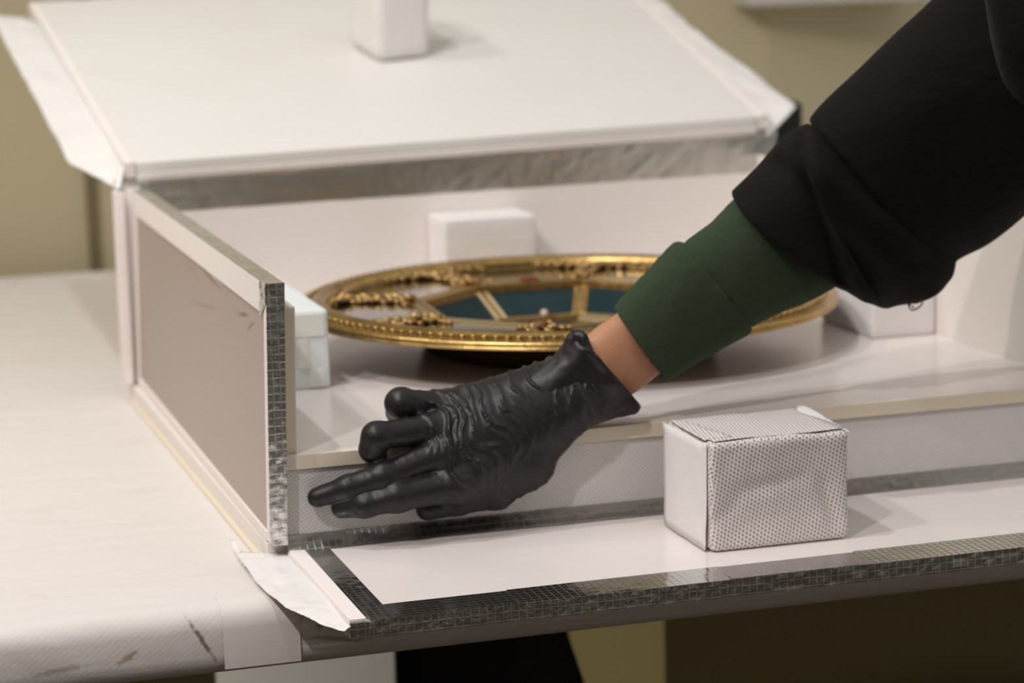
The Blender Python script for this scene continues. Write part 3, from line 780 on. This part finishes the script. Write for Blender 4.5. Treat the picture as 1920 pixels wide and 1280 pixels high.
for _ in range(3): bmesh.ops.smooth_vert(bm, verts=bm.verts, factor=.5, use_axis_x=True, use_axis_y=True, use_axis_z=True)
def cuffd(s_, th, p):
    k = min(1, s_*1.6)
    return k*(.0011*math.sin(7*th+3*s_+1)+.0008*math.sin(13*th-9*s_)+.0012*noise.noise(p*80)+.0026*(1-2*abs(noise.noise(Vector((th*2.2, s_*5, 3))+p*22)))+.0012*(1-2*abs(noise.noise(p*85+Vector((4, 2, 1))))))
loft(bm, [((985, 706), (1040, 862), .007, .020), ((1020, 684), (1075, 826), .007, .0215), ((1052, 655), (1122, 792), .007, .023), ((1068, 632), (1170, 776), .006, .0245),
          ((1080, 626), (1196, 764), .006, .0255), ((1088, 628), (1198, 756), .006, .0240), ((1085, 636), (1188, 752), .006, .0225), ((1060, 665), (1150, 765), .007, .020)],
     64, 7, cuffd, (False, False))
# bunched lip at the top of the glove opening
loft(bm, [((1078, 618), (1072, 640), -.004, .004), ((1094, 620), (1088, 645), -.008, .005), ((1103, 632), (1090, 660), -.010, .0045), ((1112, 655), (1098, 680), -.0120, .003)], 14, 5, lambda s_, th, p: .0008*noise.noise(p*300))
gl = link('glove', bm, MT['nitrile'], person, smooth=True, uv=False, recalc=False); gl['label'] = 'wrinkled black nitrile glove'

# green sleeve
def gd(s_, th, p): return .0011*noise.noise(p*38)+.0004*noise.noise(p*160)
bm = bmesh.new()
loft(bm, [((1170, 590), (1236, 690), .010, .020), ((1156, 578), (1246, 706), .010, .027), ((1153, 575), (1250, 711), .010, .029, .002), ((1160, 566), (1262, 706), .010, .030, .002),
          ((1213, 507), (1312, 678), .012, .034), ((1254, 462), (1370, 646), .014, .037), ((1268, 453), (1396, 632), .014, .039), ((1280, 454), (1408, 621), .014, .038), ((1284, 456), (1409, 612), .014, .035)],
     64, 7, gd, (False, True))
gs = None
bm2 = bmesh.new()
loft(bm2, [((1270, 468), (1392, 615), .014, .034), ((1287, 452), (1412, 612), .014, .0365), ((1300, 441), (1426, 604), .014, .038), ((1340, 407), (1470, 585), .016, .040), ((1400, 352), (1545, 552), .018, .042), ((1480, 280), (1620, 500), .02, .042)],
     64, 7, lambda s_, th, p: gd(s_, th, p)+.0022*max(0, math.sin(th*1.0+.4))*math.sin(s_*9+th*2)*s_, (True, True))
gs = link('shirt_sleeve', bm2, MT['green'], person, smooth=True, uv=False); gs['label'] = 'dark green jersey sleeve'
gc = link('cuff', bm, MT['green'], gs, smooth=True, uv=False); gc['label'] = 'green cuff band with a seam'

# black jacket sleeve: rolled cuff and loose upper sleeve
def jd(s_, th, p):
    q = (2*math.pi-th)/math.pi            # 0 at the top edge, 1 at the bottom edge of the side facing us
    d = (.0030*noise.noise(p*18)+.0035*(1-2*abs(noise.noise(p*13+Vector((1, 5, 2))))))*min(1, s_*2.5)
    if 0 < q < 1:
        for s0, k, wd, a in ((.80, .50, .035, .009), (.66, .10, .030, .008), (.50, -.35, .05, .007)):
            d -= a*math.exp(-((s_-s0+k*q)/wd)**2)*math.sin(math.pi*q)**.7*(1 if q < .75 else .4)
            d += .6*a*math.exp(-((s_-s0+k*q-.08)/(wd*1.5))**2)*math.sin(math.pi*q)
    return d
bm = bmesh.new()
loft(bm, [((1394, 376), (1560, 522), .018, .050, .008), ((1379, 365), (1574, 532), .018, .054, .009), ((1376, 360), (1580, 536), .018, .055, .009), ((1383, 355), (1592, 544), .018, .056, .008), ((1412, 331), (1624, 561), .019, .057, .005),
          ((1444, 291), (1655, 573), .020, .060), ((1471, 260), (1682, 567), .021, .062), ((1510, 236), (1752, 551), .024, .062), ((1524, 238), (1780, 520), .024, .058), ((1550, 260), (1790, 485), .024, .050)],
     72, 7, jd, (False, True))
jc_bm = bm
bm = bmesh.new()
def jd2(s_, th, p):
    f = .004*noise.noise(p*15)+.0035*(1-2*abs(noise.noise(p*9+Vector((7, 1, 3)))))
    return f*min(1, .3+s_*2)
loft(bm, [((1545, 262), (1740, 500), .024, .050), ((1522, 234), (1770, 505), .022, .060), ((1532, 212), (1796, 480), .022, .064), ((1590, 152), (1850, 448), .014, .066), ((1680, 72), (1925, 398), -.006, .068), ((1756, -2), (2000, 340), -.030, .070),
          ((1900, -140), (2140, 230), -.080, .074), ((2080, -290), (2300, 80), -.15, .078), ((2240, -400), (2440, -80), -.20, .075), ((2330, -380), (2440, -180), -.22, .05)],
     72, 8, jd2, (True, True))
# shoulder fold of the jacket, nearer the camera
loft(bm, [((1838, -60), (1856, 70), -.135, .02), ((1838, -120), (1888, 165), -.150, .035), ((1900, -180), (1960, 210), -.165, .045), ((2060, -260), (2120, 190), -.20, .055), ((2250, -320), (2310, 40), -.24, .05)], 48, 7, lambda s_, th, p: .002*noise.noise(p*25))
js = link('jacket_sleeve', bm, MT['black_cloth'], person, smooth=True, uv=False); js['label'] = 'loose black jacket sleeve'
jc = link('cuff', jc_bm, MT['black_cloth'], js, smooth=True, uv=False); jc['label'] = 'pushed-up black sleeve cuff'
# stitch line and loose threads
def tube(bm, pts, r, n=6):
    rows = []
    for i, p in enumerate(pts):
        d = (pts[min(i+1, len(pts)-1)]-pts[max(i-1, 0)]).normalized(); s_ = d.orthogonal().normalized(); t_ = d.cross(s_)
        rows.append([bm.verts.new(p+(s_*math.cos(2*math.pi*k/n)+t_*math.sin(2*math.pi*k/n))*r) for k in range(n)])
    for i in range(len(rows)-1):
        for k in range(n): bm.faces.new((rows[i][k], rows[i][(k+1) % n], rows[i+1][(k+1) % n], rows[i+1][k]))
    bm.faces.new(rows[0]); bm.faces.new(rows[-1][::-1])
bm = bmesh.new()
for P in ([(1695, 560), (1702, 566), (1704, 574), (1709, 581), (1718, 579), (1727, 572), (1729, 566), (1722, 562)], [(1700, 560), (1712, 568), (1724, 566), (1733, 560)], [(1705, 558), (1706, 570), (1714, 577)], [(1690, 560), (1694, 566), (1693, 568)]):
    tube(bm, [Vector(v) for v in catmull([np.array(at(x, y, .022)) for x, y in P], 4)], .0006)
link('loose_thread', bm, MT['black_cloth'], js, smooth=True, uv=False)

# ------------------------------------------------------------------ things in the background
bm = bmesh.new(); box(bm, .60, .860, 1.00, 1.20, TT, .2115); bevel(bm, .006, 3)
o = link('equipment_case', bm, MT['black_hard']); tag(o, 'black box on the table behind the right corner of the lid', 'box')
bm = bmesh.new(); box(bm, 1.04, 1.345, 1.60, 1.75, .2975, .42); bevel(bm, .006, 2)
o = link('wall_box', bm, MT['grey_metal']); tag(o, 'pale grey box fixed to the olive wall, cut off by the top of the picture', 'box')
# slumped black bag on the floor under the table
def bag(name, x0, x1, y0, y1, z1, slope, label, mat):
    bm = bmesh.new(); n = 18; g = []
    for i in range(n+1):
        row = []
        for j in range(9):
            s_, t_ = i/n, j/8; x = x0+(x1-x0)*s_; y = y0+(y1-y0)*t_
            top = z1-(z1-FL-.02)*slope(s_)
            top -= .05*abs(t_-.5)**2*4*.5
            row.append(bm.verts.new((x, y, max(FL+.01, top+.012*noise.noise(Vector((x*9, y*9, 1)))))))
        g.append(row)
    for i in range(n):
        for j in range(8): bm.faces.new((g[i][j], g[i+1][j], g[i+1][j+1], g[i][j+1]))
    r = bmesh.ops.extrude_face_region(bm, geom=list(bm.faces))
    for v in [e for e in r['geom'] if isinstance(e, bmesh.types.BMVert)]: v.co.z = FL
    o = link(name, bm, mat, None, smooth=True); return tag(o, label, 'bag')
bag('fabric_bag', .185, .525, .36, .475, -.085, lambda s_: 0 if s_ < .35 else 1.9*(s_-.35)**1.15, 'slumped black fabric bag on the floor beneath the table', MT['black_soft'])
bag('fabric_bag', .62, 1.05, .28, .47, -.338, lambda s_: .25*(2*s_-1)**4, 'low black bag on the floor in front of the olive pedestal', MT['black_soft'])
